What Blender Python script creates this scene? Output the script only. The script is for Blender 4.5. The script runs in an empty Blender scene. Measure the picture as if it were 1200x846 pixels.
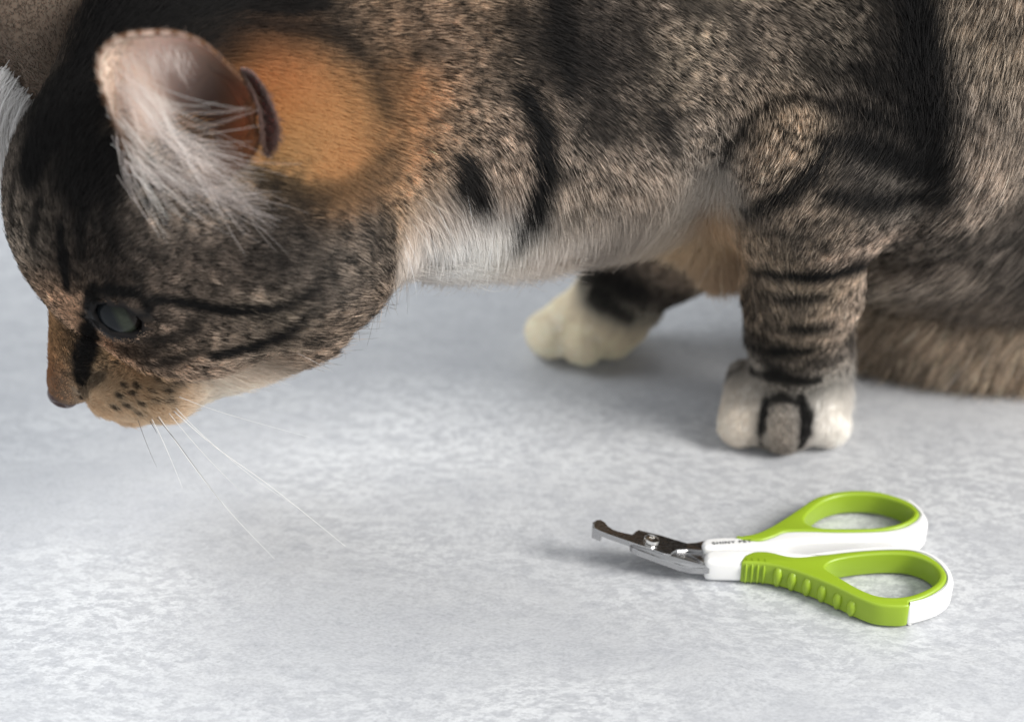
import bpy, bmesh, math, random
import numpy as np
from mathutils import Vector
from mathutils.bvhtree import BVHTree
from mathutils.geometry import tessellate_polygon

rng = np.random.default_rng(7)
random.seed(7)
scn = bpy.context.scene
COL = scn.collection
CM = 0.01                                   # everything below is planned in centimetres

# ------------------------------------------------------------------ camera
PITCH = math.radians(30.0)
CAM = np.array([0.0, -43.3, 25.0])
FPX = 2000.0                                # focal length in pixels of the 1200 px wide photograph
FWD = np.array([0.0, math.cos(PITCH), -math.sin(PITCH)])
UPV = np.array([0.0, math.sin(PITCH), math.cos(PITCH)])
cam_data = bpy.data.cameras.new('camera')
cam = bpy.data.objects.new('camera', cam_data)
COL.objects.link(cam)
cam.location = CAM * CM
cam.rotation_euler = (math.pi / 2 - PITCH, 0, 0)
cam_data.sensor_width = 36
cam_data.lens = 36 * FPX / 1200
cam_data.clip_start = 0.01
cam_data.clip_end = 50
cam_data.dof.use_dof = True
cam_data.dof.focus_distance = 0.386
cam_data.dof.aperture_fstop = 8.5
scn.camera = cam

# ------------------------------------------------------------------ light
world = bpy.data.worlds.new('World')
scn.world = world
world.use_nodes = True
wb = world.node_tree.nodes['Background']
wb.inputs['Color'].default_value = (0.95, 0.975, 1.0, 1)
wb.inputs['Strength'].default_value = 0.70


def area(name, loc, target, size, power, color):
    l = bpy.data.lights.new(name, 'AREA')
    l.shape = 'RECTANGLE'
    l.size, l.size_y = size
    l.energy = power
    l.color = color
    o = bpy.data.objects.new(name, l)
    o.location = loc
    d = Vector(target) - Vector(loc)
    o.rotation_euler = d.to_track_quat('-Z', 'Y').to_euler()
    COL.objects.link(o)
    return o


area('window_light', (1.05, -0.55, 0.80), (0, -0.03, 0.03), (0.5, 0.55), 24.0, (1.0, 0.965, 0.92))
area('side_window_light', (-1.15, 0.45, 1.25), (-0.08, -0.08, 0.0), (1.1, 1.0), 17.0, (0.93, 0.965, 1.0))

scn.view_settings.view_transform = 'Standard'
scn.view_settings.look = 'None'
scn.view_settings.exposure = 0.06
scn.view_settings.gamma = 1.0
scn.view_settings.use_curve_mapping = False
scn.render.engine = 'CYCLES'
scn.cycles.use_denoising = True
scn.cycles.max_bounces = 7
scn.cycles.diffuse_bounces = 4
scn.cycles.glossy_bounces = 4
scn.cycles.transmission_bounces = 6
scn.cycles_curves.shape = 'RIBBONS'
scn.cycles_curves.subdivisions = 2


# ------------------------------------------------------------------ helpers
def ray(px, py):
    d = FWD + np.array([1.0, 0, 0]) * (px - 600) / FPX - UPV * (py - 423) / FPX
    return d


def at(px, py, Y):
    """the point (cm) that stands at distance Y behind the origin line"""
    d = ray(px, py)
    return CAM + d * ((Y - CAM[1]) / d[1])


def on(px, py, Z):
    """the point (cm) at height Z above the floor"""
    d = ray(px, py)
    return CAM + d * ((Z - CAM[2]) / d[2])


def lin(rgb):
    c = np.asarray(rgb, dtype=np.float64) / 255.0
    return np.where(c <= 0.04045, c / 12.92, ((c + 0.055) / 1.055) ** 2.4)


def mesh_obj(name, verts_cm, faces, mat=None, parent=None, smooth=True, origin=None):
    me = bpy.data.meshes.new(name)
    v = np.asarray(verts_cm, dtype=np.float64) * CM
    me.from_pydata(v.tolist(), [], [tuple(int(i) for i in f) for f in faces])
    bm_ = bmesh.new()
    bm_.from_mesh(me)
    bmesh.ops.recalc_face_normals(bm_, faces=bm_.faces)
    bm_.to_mesh(me)
    bm_.free()
    me.update()
    if smooth:
        me.polygons.foreach_set('use_smooth', [True] * len(me.polygons))
    o = bpy.data.objects.new(name, me)
    COL.objects.link(o)
    if mat:
        me.materials.append(mat)
    if parent is not None:
        put(o, parent)
    return o


def put(o, parent):
    def world_of(x):
        b = x.matrix_basis.copy()
        return b if x.parent is None else world_of(x.parent) @ x.matrix_parent_inverse @ b
    o.parent = parent
    o.matrix_parent_inverse = world_of(parent).inverted()


def empty(name, loc_cm):
    o = bpy.data.objects.new(name, None)
    o.empty_display_size = 0.02
    o.location = np.asarray(loc_cm) * CM
    COL.objects.link(o)
    return o


def catmull(pts, closed=True, n=8):
    p = np.asarray(pts, dtype=np.float64)
    out = []
    m = len(p)
    rngi = range(m) if closed else range(m - 1)
    for i in rngi:
        if closed:
            a, b, c, d = p[(i - 1) % m], p[i], p[(i + 1) % m], p[(i + 2) % m]
        else:
            a, b, c, d = p[max(i - 1, 0)], p[i], p[i + 1], p[min(i + 2, m - 1)]
        for t in np.linspace(0, 1, n, endpoint=False):
            out.append(0.5 * ((2 * b) + (-a + c) * t + (2 * a - 5 * b + 4 * c - d) * t ** 2 + (-a + 3 * b - 3 * c + d) * t ** 3))
    if not closed:
        out.append(p[-1])
    return np.array(out)


class NT:
    """small node-tree writer"""

    def __init__(self, name):
        self.mat = bpy.data.materials.new(name)
        self.mat.use_nodes = True
        self.t = self.mat.node_tree
        self.t.nodes.clear()
        self.out = self.t.nodes.new('ShaderNodeOutputMaterial')

    def n(self, kind, ins=None, **attrs):
        nd = self.t.nodes.new(kind)
        for k, v in attrs.items():
            setattr(nd, k, v)
        for k, v in (ins or {}).items():
            s = nd.inputs[k]
            if isinstance(v, bpy.types.NodeSocket):
                self.t.links.new(v, s)
            else:
                s.default_value = v
        return nd

    def ramp(self, fac, stops):
        r = self.n('ShaderNodeValToRGB', {'Fac': fac})
        e = r.color_ramp.elements
        while len(e) > 1:
            e.remove(e[-1])
        for i, (p, c) in enumerate(stops):
            x = e[0] if i == 0 else e.new(p)
            x.position = p
            x.color = tuple(c) + (1,) if len(c) == 3 else c
        return r.outputs['Color']

    def mix(self, fac, a, b, blend='MIX'):
        m = self.n('ShaderNodeMix', data_type='RGBA', blend_type=blend)
        for s, v in ((m.inputs[0], fac), (m.inputs[6], a), (m.inputs[7], b)):
            if isinstance(v, bpy.types.NodeSocket):
                self.t.links.new(v, s)
            else:
                s.default_value = v if not isinstance(v, tuple) or len(v) == 4 else v + (1,)
        return m.outputs[2]

    def math(self, op, a, b=0.0, clamp=False):
        m = self.n('ShaderNodeMath', operation=op, use_clamp=clamp)
        for s, v in ((m.inputs[0], a), (m.inputs[1], b)):
            if isinstance(v, bpy.types.NodeSocket):
                self.t.links.new(v, s)
            else:
                s.default_value = v
        return m.outputs[0]

    def surf(self, shader):
        self.t.links.new(shader, self.out.inputs['Surface'])
        return self.mat


# ------------------------------------------------------------------ the floor
def floor_material():
    t = NT('grey_stone_floor')
    co = t.n('ShaderNodeTexCoord').outputs['Object']
    warp = t.n('ShaderNodeTexNoise', {'Vector': co, 'Scale': 22.0, 'Detail': 4.0})
    cw = t.n('ShaderNodeVectorMath', {0: co, 1: t.n('ShaderNodeVectorMath', {0: warp.outputs['Color'], 'Scale': 0.012}, operation='SCALE').outputs[0]}, operation='ADD').outputs[0]
    st = t.n('ShaderNodeMapping', {'Vector': cw, 'Scale': (0.65, 1.25, 1.0), 'Rotation': (0, 0, 0.5)}).outputs[0]
    big = t.n('ShaderNodeTexNoise', {'Vector': co, 'Scale': 8.0, 'Detail': 3.0, 'Roughness': 0.55}).outputs['Fac']
    mid = t.n('ShaderNodeTexNoise', {'Vector': st, 'Scale': 110.0, 'Detail': 8.0, 'Roughness': 0.75}).outputs['Fac']
    fine = t.n('ShaderNodeTexNoise', {'Vector': st, 'Scale': 380.0, 'Detail': 9.0, 'Roughness': 0.74}).outputs['Fac']
    tiny = t.n('ShaderNodeTexNoise', {'Vector': co, 'Scale': 900.0, 'Detail': 2.0, 'Roughness': 0.6}).outputs['Fac']
    base = t.ramp(big, [(0.3, (0.455, 0.468, 0.49)), (0.7, (0.53, 0.54, 0.556))])
    c1 = t.mix(t.ramp(mid, [(0.36, (1, 1, 1)), (0.66, (0, 0, 0))]), base, (0.435, 0.448, 0.475), 'MIX')
    wear = t.ramp(t.n('ShaderNodeTexNoise', {'Vector': st, 'Scale': 13.0, 'Detail': 5.0, 'Roughness': 0.6}).outputs['Fac'], [(0.42, (0.12, 0.12, 0.12)), (0.62, (1, 1, 1))])
    flake = t.math('MULTIPLY', t.ramp(fine, [(0.475, (0, 0, 0)), (0.535, (1, 1, 1))]), wear)
    c2 = t.mix(t.math('MULTIPLY', flake, 0.75), c1, (0.66, 0.675, 0.69))
    pits = t.math('MULTIPLY', t.ramp(fine, [(0.34, (1, 1, 1)), (0.43, (0, 0, 0))]), 0.55)
    c3 = t.mix(pits, c2, (0.36, 0.375, 0.40))
    c4 = t.mix(t.math('MULTIPLY', t.ramp(tiny, [(0.25, (1, 1, 1)), (0.36, (0, 0, 0))]), 0.35), c3, (0.27, 0.275, 0.29))
    gr = t.n('ShaderNodeTexNoise', {'Vector': st, 'Scale': 1500.0, 'Detail': 4.0, 'Roughness': 0.65}).outputs['Fac']
    c4 = t.mix(1.0, c4, t.ramp(gr, [(0.32, (0.84, 0.845, 0.85)), (0.5, (1, 1, 1)), (0.68, (1.10, 1.10, 1.10))]), 'MULTIPLY')
    sc = t.n('ShaderNodeTexNoise', {'Vector': t.n('ShaderNodeMapping', {'Vector': cw, 'Rotation': (0, 0, 0.8), 'Scale': (28.0, 620.0, 1.0)}).outputs[0], 'Scale': 1.0, 'Detail': 3.0, 'Roughness': 0.6}).outputs['Fac']
    c4 = t.mix(t.math('MULTIPLY', t.ramp(sc, [(0.60, (0, 0, 0)), (0.70, (1, 1, 1))]), 0.30), c4, (0.40, 0.41, 0.435))
    blot = t.n('ShaderNodeTexNoise', {'Vector': co, 'Scale': 17.0, 'Detail': 5.0, 'Roughness': 0.65}).outputs['Fac']
    c4 = t.mix(t.math('MULTIPLY', t.ramp(blot, [(0.52, (0, 0, 0)), (0.70, (1, 1, 1))]), 0.30), c4, (0.40, 0.41, 0.43))
    bump = t.n('ShaderNodeBump', {'Strength': 0.12, 'Distance': 0.0006, 'Height': t.math('ADD', fine, t.math('MULTIPLY', tiny, 0.4))})
    rough = t.ramp(mid, [(0.3, (0.30, 0.30, 0.30)), (0.7, (0.46, 0.46, 0.46))])
    b = t.n('ShaderNodeBsdfPrincipled', {'Base Color': c4, 'Roughness': rough, 'Normal': bump.outputs[0], 'Specular IOR Level': 0.42})
    return t.surf(b.outputs[0])


floor = mesh_obj('floor', [(-250, -120, 0), (250, -120, 0), (250, 400, 0), (-250, 400, 0)], [(0, 1, 2, 3)], floor_material(), smooth=False)
floor['kind'] = 'structure'
floor['label'] = 'pale grey mottled stone floor under the cat'


# ------------------------------------------------------------------ the cat: one continuous body grown from a distance field
def sd_cone(p, a, ra, b, rb):
    a = np.asarray(a, np.float32); b = np.asarray(b, np.float32)
    ba = b - a
    l2 = float((ba * ba).sum())
    h = np.clip(((p - a) @ ba) / l2, 0, 1)
    d = p - a - h[:, None] * ba
    return np.sqrt((d * d).sum(1)) - (ra + (rb - ra) * h)


def sd_ell(p, c, r, ang=0.0):
    q = p - np.asarray(c, np.float32)
    if ang:
        ca, sa = math.cos(ang), math.sin(ang)
        q = np.stack([q[:, 0] * ca + q[:, 2] * sa, q[:, 1], -q[:, 0] * sa + q[:, 2] * ca], 1)
    r = np.asarray(r, np.float32)
    k0 = np.sqrt(((q / r) ** 2).sum(1)) + 1e-6
    k1 = np.sqrt(((q / r ** 2) ** 2).sum(1)) + 1e-6
    return k0 * (k0 - 1) / k1


def smin(a, b, k):
    h = np.clip(0.5 + 0.5 * (b - a) / k, 0, 1)
    return b + (a - b) * h - k * h * (1 - h)


def smax(a, b, k):
    return -smin(-a, -b, k)


HEADY = -8.0
EYE_C = at(144, 360, -10.62)
EYE_R = 0.62


def cat_sdf(p):
    p = p.astype(np.float32)
    # torso, neck
    d = sd_cone(p, at(630, 40, -1.8), 4.75, at(1000, 20, 0.6), 6.0)
    d = smin(d, sd_cone(p, at(1000, 20, 0.6), 6.0, at(1300, 40, 4.6), 5.9), 1.5)
    d = smin(d, sd_cone(p, at(330, 165, -6.8), 3.2, at(640, 45, -2.4), 4.7), 1.6)
    d = smin(d, sd_cone(p, at(235, 110, -6.2), 3.0, at(660, 20, -2.0), 5.0), 1.4)   # nape
    d = smin(d, sd_ell(p, at(1085, 60, -3.2), (2.6, 2.2, 4.4)), 2.0)          # shoulder blade
    # haunch on the floor
    d = smin(d, sd_ell(p, (14.8, 3.3, 3.2), (6.6, 4.6, 6.6)), 2.0)
    d = smin(d, sd_ell(p, (15.0, 2.0, 7.6), (6.4, 5.4, 5.0)), 2.4)
    # near foreleg
    leg = sd_cone(p, at(1060, 130, -4.2), 2.6, at(950, 215, -5.0), 1.95)
    leg = smin(leg, sd_cone(p, at(955, 205, -5.2), 1.85, at(942, 330, -4.6), 1.28), 0.8)
    leg = smin(leg, sd_cone(p, at(942, 330, -4.6), 1.28, at(932, 448, -3.75), 1.2), 0.6)
    leg = smin(leg, sd_ell(p, at(915, 168, -6.0), (1.0, 0.9, 1.2)), 0.8)
    # near paw: wrist pad and four toes
    paw = sd_ell(p, at(920, 470, -3.9) * [1, 1, 0] + [0, 0, 0.95], (1.45, 1.25, 0.95))
    paw = smin(paw, sd_ell(p, on(918, 492, 0.75), (1.35, 0.9, 0.72)), 0.3)
    for tx, ty, r, dx in ((868, 497, 0.60, -0.10), (918, 504, 0.61, 0.0), (968, 497, 0.60, 0.12)):
        f = on(tx, ty, r + 0.04)
        toe = sd_cone(p, f + [-dx * 3, 1.6, 0.5], 0.5, f, r)
        paw = smin(paw, toe, 0.2)
    leg = smin(leg, paw, 0.5)
    d = smin(d, leg, 0.9)
    # far foreleg and paw
    fl = sd_cone(p, at(850, 190, 1.6), 2.0, at(790, 280, 1.2), 1.45)
    fl = smin(fl, sd_cone(p, at(790, 280, 1.2), 1.45, at(722, 345, 0.9), 1.12), 0.6)
    fp = sd_ell(p, at(700, 372, 0.8) * [1, 1, 0] + [0, 0, 0.95], (1.35, 1.1, 0.95))
    for tx, ty, r, dy in ((640, 388, 0.58, 0.6), (648, 396, 0.60, 0.2), (684, 402, 0.62, -0.1), (717, 394, 0.58, -0.3)):
        f = on(tx, ty, 0.64)
        fp = smin(fp, sd_cone(p, f + [1.0, 1.0 - dy * 0.5, 0.45], 0.5, f, r), 0.25)
    fl = smin(fl, fp, 0.5)
    d = smin(d, fl, 0.8)
    d = smin(d, sd_cone(p, at(800, 190, -2.0), 2.0, at(842, 285, -2.6), 0.85), 1.0)   # loose skin in the armpit
    # head
    h = sd_ell(p, at(195, 240, HEADY), (3.45, 3.35, 3.45))
    h = smin(h, sd_ell(p, at(325, 262, HEADY - 0.6), (2.65, 2.9, 2.6)), 1.2)
    h = smin(h, sd_cone(p, at(133, 350, HEADY), 1.5, at(86, 440, HEADY), 0.62), 0.6)        # nose bridge
    h = smin(h, sd_ell(p, at(82, 452, HEADY), (0.46, 0.54, 0.40)), 0.25)                   # nose tip
    for s in (-1, 1):
        h = smin(h, sd_cone(p, at(128, 459, HEADY + s * 0.62), 0.58, at(186, 452, HEADY + s * 1.0), 0.80), 0.35)   # whisker pads
        h = smin(h, sd_ell(p, at(215, 375, HEADY + s * 1.9), (1.5, 1.1, 1.2)), 0.8)         # cheek bones
        h = smin(h, sd_ell(p, at(118, 322, HEADY + s * 1.5), (0.75, 0.6, 0.6)), 0.7)        # brows
    h = smin(h, sd_cone(p, at(112, 336, -10.6), 0.36, at(168, 338, -10.9), 0.42), 0.4)   # brow over the near eye
    h = smin(h, sd_cone(p, at(155, 470, HEADY), 0.55, at(330, 350, HEADY), 1.5), 0.6)        # jaw
    e = EYE_C
    h = smax(h, -sd_ell(p, at(243, 128, -11.3), (1.25, 1.55, 1.25)), 0.4)                  # ear canal
    h = smin(h, np.sqrt(((p - e.astype(np.float32)) ** 2).sum(1)) - (EYE_R + 0.07), 0.25)       # lids over the ball
    h = smax(h, -sd_ell(p, e + [0.0, -0.55, 0.0], (0.57, 0.75, 0.315), -0.45), 0.06)
    d = smin(d, h, 0.9)
    # floor keeps the body above it
    d = smax(d, 0.06 - p[:, 2], 0.25)
    return d


def surface_net(lo, hi, res):
    ax = [np.arange(lo[i], hi[i] + res, res, dtype=np.float32) for i in range(3)]
    n = [len(a) for a in ax]
    val = np.empty(n, np.float32)
    for i, x in enumerate(ax[0]):
        if i % 8 == 0:
            xs = ax[0][i:i + 8]
            g = np.stack(np.meshgrid(xs, ax[1], ax[2], indexing='ij'), -1).reshape(-1, 3)
            val[i:i + len(xs)] = cat_sdf(g).reshape(len(xs), n[1], n[2])
    ins = val < 0
    cells = np.zeros([k - 1 for k in n], bool)
    tot = np.zeros([k - 1 for k in n], np.int8)
    for dx in (0, 1):
        for dy in (0, 1):
            for dz in (0, 1):
                tot += ins[dx:n[0] - 1 + dx, dy:n[1] - 1 + dy, dz:n[2] - 1 + dz]
    cells = (tot > 0) & (tot < 8)
    idx = -np.ones(cells.shape, np.int64)
    where = np.argwhere(cells)
    idx[cells] = np.arange(len(where))
    v = (where + 0.5) * res + np.array(lo)
    faces = []
    for axis in range(3):
        a = [slice(None)] * 3; b = [slice(None)] * 3
        a[axis] = slice(0, -1); b[axis] = slice(1, None)
        cr = ins[tuple(a)] != ins[tuple(b)]
        w = np.argwhere(cr)
        o1, o2 = (axis + 1) % 3, (axis + 2) % 3
        w = w[(w[:, o1] > 0) & (w[:, o2] > 0) & (w[:, o1] < n[o1] - 1) & (w[:, o2] < n[o2] - 1)]
        q = []
        for s1, s2 in ((1, 1), (0, 1), (0, 0), (1, 0)):
            k = w.copy()
            k[:, o1] -= s1; k[:, o2] -= s2
            q.append(idx[k[:, 0], k[:, 1], k[:, 2]])
        q = np.stack(q, 1)
        flip = ~ins[w[:, 0], w[:, 1], w[:, 2]]
        q[flip] = q[flip][:, ::-1]
        faces.append(q)
    return v, np.concatenate(faces)


def sdf_grad(p, e=0.05):
    g = np.empty((len(p), 3))
    for i in range(3):
        o = np.zeros(3); o[i] = e
        g[:, i] = cat_sdf(p + o) - cat_sdf(p - o)
    return g / (np.linalg.norm(g, axis=1, keepdims=True) + 1e-9)


bv, bf = surface_net((-18, -15, -0.2), (27, 13, 21), 0.22)
for _ in range(3):
    g = sdf_grad(bv)
    bv = bv - g * cat_sdf(bv)[:, None]
bnorm = sdf_grad(bv)
BVH = BVHTree.FromPolygons(bv.tolist(), bf.tolist())


def hit(px, py):
    d = ray(px, py)
    loc, nrm, i, dist = BVH.ray_cast(Vector(CAM), Vector(d / np.linalg.norm(d)))
    if loc is None:
        return None
    return np.array(loc)



# ------------------------------------------------------------------ coat colours, painted on the body as points and strokes
def spot(px, py):
    h = hit(px, py)
    return h if h is not None else at(px, py, -3.0)


BASE = [
    # head
    (60, 150, 17, 15, 13), (100, 230, 26, 23, 20), (30, 270, 104, 92, 78), (60, 250, 66, 57, 48), (25, 215, 78, 68, 58), (45, 225, 70, 60, 50), (90, 320, 66, 54, 43),
    (92, 372, 205, 160, 116), (62, 400, 112, 80, 54), (56, 440, 104, 64, 38), (66, 455, 92, 58, 38), (112, 420, 30, 24, 20), (132, 402, 140, 108, 78), (60, 350, 84, 68, 52),
    (120, 462, 164, 126, 88), (150, 484, 252, 234, 208), (125, 480, 250, 228, 200), (150, 462, 168, 124, 82), (186, 466, 178, 136, 94), (165, 448, 140, 106, 76), (180, 484, 242, 222, 196), (212, 470, 240, 222, 198), (240, 462, 250, 242, 232), (225, 480, 250, 242, 230), (262, 440, 248, 238, 226), (290, 428, 240, 226, 210), (255, 405, 100, 84, 68), (290, 398, 92, 78, 62), (232, 425, 130, 105, 80), (270, 418, 190, 165, 140), (110, 478, 225, 200, 170),  # underside of the muzzle painted lighter to offset the weak light there
    (190, 415, 80, 67, 55), (232, 388, 90, 76, 63), (280, 392, 116, 101, 84), (320, 372, 108, 95, 79), (205, 325, 86, 72, 60), (260, 305, 84, 71, 60), (240, 340, 98, 85, 71),
    (320, 295, 78, 68, 59), (375, 315, 78, 69, 60), (420, 300, 106, 93, 79), (440, 250, 60, 54, 48), (405, 372, 112, 94, 76), (440, 340, 150, 130, 110), (340, 400, 108, 92, 74), (320, 412, 165, 142, 118), (380, 398, 130, 110, 90),
    (205, 245, 136, 121, 106), (255, 235, 122, 109, 95), (165, 275, 62, 52, 43), (120, 285, 50, 42, 36), (330, 240, 56, 49, 43),
    (370, 110, 196, 138, 84), (405, 150, 206, 152, 98), (350, 175, 208, 162, 110), (425, 180, 184, 130, 80), (335, 85, 158, 98, 54), (385, 195, 178, 124, 76), (330, 130, 190, 130, 70),
    (345, 222, 62, 54, 46), (445, 130, 70, 58, 46), (450, 190, 72, 62, 52), (250, 40, 24, 20, 17), (330, 40, 46, 38, 31), (160, 20, 20, 17, 15), (400, 60, 74, 62, 50),
    # neck and flank
    (460, 45, 116, 92, 66), (480, 110, 150, 104, 66), (520, 60, 136, 110, 84), (475, 180, 140, 100, 66), (490, 235, 178, 136, 98), (540, 140, 124, 104, 82), (590, 80, 86, 72, 57), (505, 200, 112, 96, 80),
    (580, 215, 158, 138, 118), (500, 252, 250, 244, 238), (560, 264, 252, 250, 247), (640, 272, 238, 230, 222), (650, 250, 160, 144, 126), (560, 234, 150, 130, 110), (620, 236, 130, 114, 98), (520, 232, 176, 150, 124), (600, 262, 248, 244, 238), (530, 256, 252, 248, 244), (720, 262, 188, 174, 160), (600, 150, 110, 94, 78),
    (700, 60, 58, 50, 44), (750, 130, 78, 68, 57), (800, 60, 114, 101, 84), (850, 100, 108, 95, 80), (700, 195, 120, 106, 92), (760, 215, 150, 134, 118), (720, 130, 84, 73, 62), (640, 60, 72, 62, 52),
    (790, 240, 180, 166, 150), (826, 215, 205, 196, 186), (846, 255, 208, 168, 118), (852, 290, 204, 168, 122), (825, 290, 220, 198, 168), (840, 320, 206, 172, 132), (780, 262, 196, 182, 166), (830, 170, 120, 108, 95),
    (900, 40, 108, 95, 80), (980, 50, 102, 91, 77), (1000, 110, 66, 58, 50), (1050, 50, 58, 51, 44), (560, 30, 108, 88, 66), (760, 20, 92, 80, 68), (1020, 20, 84, 74, 62),
    # near leg and paw
    (928, 165, 138, 120, 98), (908, 205, 126, 110, 92), (1000, 195, 62, 55, 49), (1040, 228, 92, 84, 75), (960, 270, 118, 103, 86), (900, 300, 130, 112, 90), (950, 342, 140, 122, 100), (985, 375, 134, 118, 102),
    (930, 395, 108, 93, 76), (900, 372, 100, 85, 68), (882, 428, 64, 54, 44), (940, 432, 78, 68, 58), (1000, 300, 134, 116, 100), (985, 430, 96, 85, 75), (920, 440, 60, 52, 44),
    (858, 490, 248, 240, 228), (872, 462, 249, 243, 234), (866, 512, 248, 240, 230), (976, 490, 253, 250, 246), (962, 470, 248, 244, 236), (985, 475, 250, 246, 240), (970, 515, 250, 246, 240), (880, 436, 66, 56, 46), (905, 444, 60, 51, 43), (955, 449, 80, 69, 58), (985, 447, 92, 80, 70), (880, 456, 236, 226, 214), (930, 462, 90, 76, 62),
    (918, 500, 138, 116, 92), (920, 474, 76, 66, 56), (918, 520, 126, 104, 84), (903, 490, 104, 88, 72), (934, 490, 100, 84, 68), (904, 512, 104, 88, 72), (933, 512, 100, 84, 68), (884, 490, 248, 241, 230), (884, 510, 247, 240, 229), (952, 490, 248, 244, 238), (952, 510, 246, 242, 236),
    # haunch, lower coat painted lighter to offset the shade it lies in
    (1150, 60, 124, 110, 92), (1185, 150, 112, 100, 87), (1120, 300, 112, 100, 88), (1060, 350, 124, 111, 96), (1150, 380, 160, 143, 124), (1090, 390, 150, 133, 114), (1050, 400, 160, 142, 120), (1140, 340, 132, 117, 102), (1100, 428, 206, 182, 150), (1040, 430, 204, 182, 152),
    (1190, 425, 196, 170, 140), (1192, 280, 92, 83, 74), (1140, 200, 134, 119, 104), (1080, 280, 98, 87, 76), (1110, 110, 92, 82, 72), (1180, 20, 118, 104, 88),
    # far leg and paw, the paw painted paler to offset its shade
    (680, 385, 253, 244, 226), (640, 370, 253, 244, 227), (720, 392, 252, 242, 222), (660, 350, 252, 243, 225), (725, 352, 46, 39, 34), (702, 330, 42, 36, 31), (752, 345, 60, 50, 43), (785, 300, 158, 138, 116), (690, 312, 52, 44, 38),
]
STROKES = [
    ([(92, 460), (99, 467)], 3.0, 0.97), ([(99, 470), (108, 482), (122, 490)], 1.6, 0.8),
    # (points in the photograph, half width px, strength)
    ([(180, 349), (230, 355), (280, 361), (330, 355), (372, 332)], 5.5, 0.97),
    ([(248, 414), (296, 402), (335, 384), (364, 358)], 7, 0.95),
    ([(160, 400), (198, 396), (226, 384), (236, 368)], 4.5, 0.7),
    ([(166, 424), (206, 418), (240, 406)], 4.5, 0.7), ([(150, 412), (180, 408)], 8, 0.6),
    ([(108, 345), (135, 339), (164, 343)], 6, 0.98), ([(166, 342), (173, 358), (166, 380), (152, 390)], 5, 0.98), ([(112, 368), (128, 384), (152, 391)], 6, 0.98), ([(108, 344), (106, 372), (108, 400)], 7, 0.98),
    ([(112, 340), (106, 375), (98, 420), (96, 446)], 9, 0.95), ([(120, 440), (98, 462)], 5, 0.7),
    ([(74, 262), (77, 300), (80, 336)], 6, 0.95), ([(52, 235), (42, 285)], 4.5, 0.8), ([(100, 245), (96, 300)], 4.5, 0.7), ([(26, 205), (18, 260)], 4, 0.7), ([(128, 240), (135, 290)], 5, 0.6),
    ([(45, 190), (85, 130), (150, 25), (230, 6)], 32, 0.96), ([(230, 6), (320, 4), (380, 8)], 13, 0.85), ([(90, 110), (95, 200)], 24, 0.85), ([(135, 170), (130, 225)], 10, 0.8),
    ([(290, 30), (400, 42), (440, 80), (455, 140)], 7, 0.6), ([(300, 205), (360, 235), (420, 220), (455, 180)], 9, 0.55),
    ([(543, 188), (550, 212), (560, 236)], 13, 0.95),
    ([(612, 105), (634, 150), (639, 200), (618, 245), (600, 266)], 11, 0.97),
    ([(652, 0), (658, 40), (668, 105)], 13, 0.85), ([(690, 60), (712, 150)], 9, 0.6), ([(600, 20), (640, 80)], 10, 0.5), ([(490, 62), (520, 55)], 9, 0.6), ([(735, 20), (760, 70)], 9, 0.5), ([(800, 0), (830, 14)], 10, 0.6),
    ([(776, 135), (786, 172)], 7, 0.75), ([(700, 130), (706, 160)], 9, 0.6), ([(860, 40), (880, 70)], 9, 0.45), ([(905, 20), (960, 30)], 9, 0.4), ([(940, 60), (975, 85)], 9, 0.5), ([(845, 10), (860, 20)], 8, 0.5),
    ([(1066, -20), (1078, 70), (1086, 150), (1098, 222)], 17, 0.95), ([(1000, 78), (1045, 95), (1070, 120)], 13, 0.75), ([(1040, 0), (1050, 60)], 14, 0.6),
    ([(870, 150), (905, 122), (935, 118), (1007, 131), (1064, 154), (1092, 196)], 6, 0.9),
    ([(846, 190), (858, 170), (880, 160)], 6, 0.85),
    ([(956, 168), (1007, 175), (1050, 187), (1092, 206)], 11, 0.97),
    ([(962, 229), (1028, 235), (1085, 228)], 9.5, 0.97),
    ([(878, 248), (915, 232), (947, 208), (960, 186)], 10, 0.95), ([(872, 262), (900, 262)], 6, 0.6), ([(925, 278), (972, 262)], 6, 0.7),
    ([(884, 312), (920, 318), (955, 320), (995, 309), (1038, 294)], 8, 0.97), ([(960, 288), (1030, 272)], 4, 0.6),
    ([(888, 340), (931, 349), (964, 347)], 5, 0.92), ([(900, 378), (940, 384), (970, 381)], 5.5, 0.94), ([(882, 404), (915, 408), (950, 408)], 6, 0.94), ([(930, 362), (975, 360)], 3, 0.7), ([(905, 292), (940, 296)], 4, 0.6), ([(880, 434), (915, 440), (955, 446)], 6, 0.9), ([(900, 424), (960, 422)], 3.5, 0.6),
    ([(992, 392), (999, 455)], 4.5, 0.75), ([(868, 432), (850, 446)], 3.5, 0.7), ([(872, 300), (882, 400)], 4, 0.5),
    ([(897, 466), (894, 485), (893, 505), (893, 522)], 3.6, 0.97), ([(938, 464), (944, 485), (943, 505), (938, 522)], 5.0, 0.97), ([(899, 473), (917, 465), (936, 473)], 4.5, 0.9), ([(898, 524), (938, 524)], 2.5, 0.85),
    ([(668, 320), (700, 350), (735, 372)], 9, 0.85), ([(690, 322), (745, 342)], 10, 0.7),
    ([(1120, 330), (1150, 350)], 10, 0.35), ([(1060, 380), (1075, 410)], 8, 0.4), ([(1180, 300), (1195, 360)], 12, 0.45), ([(1110, 260), (1140, 280)], 10, 0.35), ([(1150, 130), (1170, 190)], 8, 0.3), ([(1190, 200), (1195, 260)], 12, 0.5),
]
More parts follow.
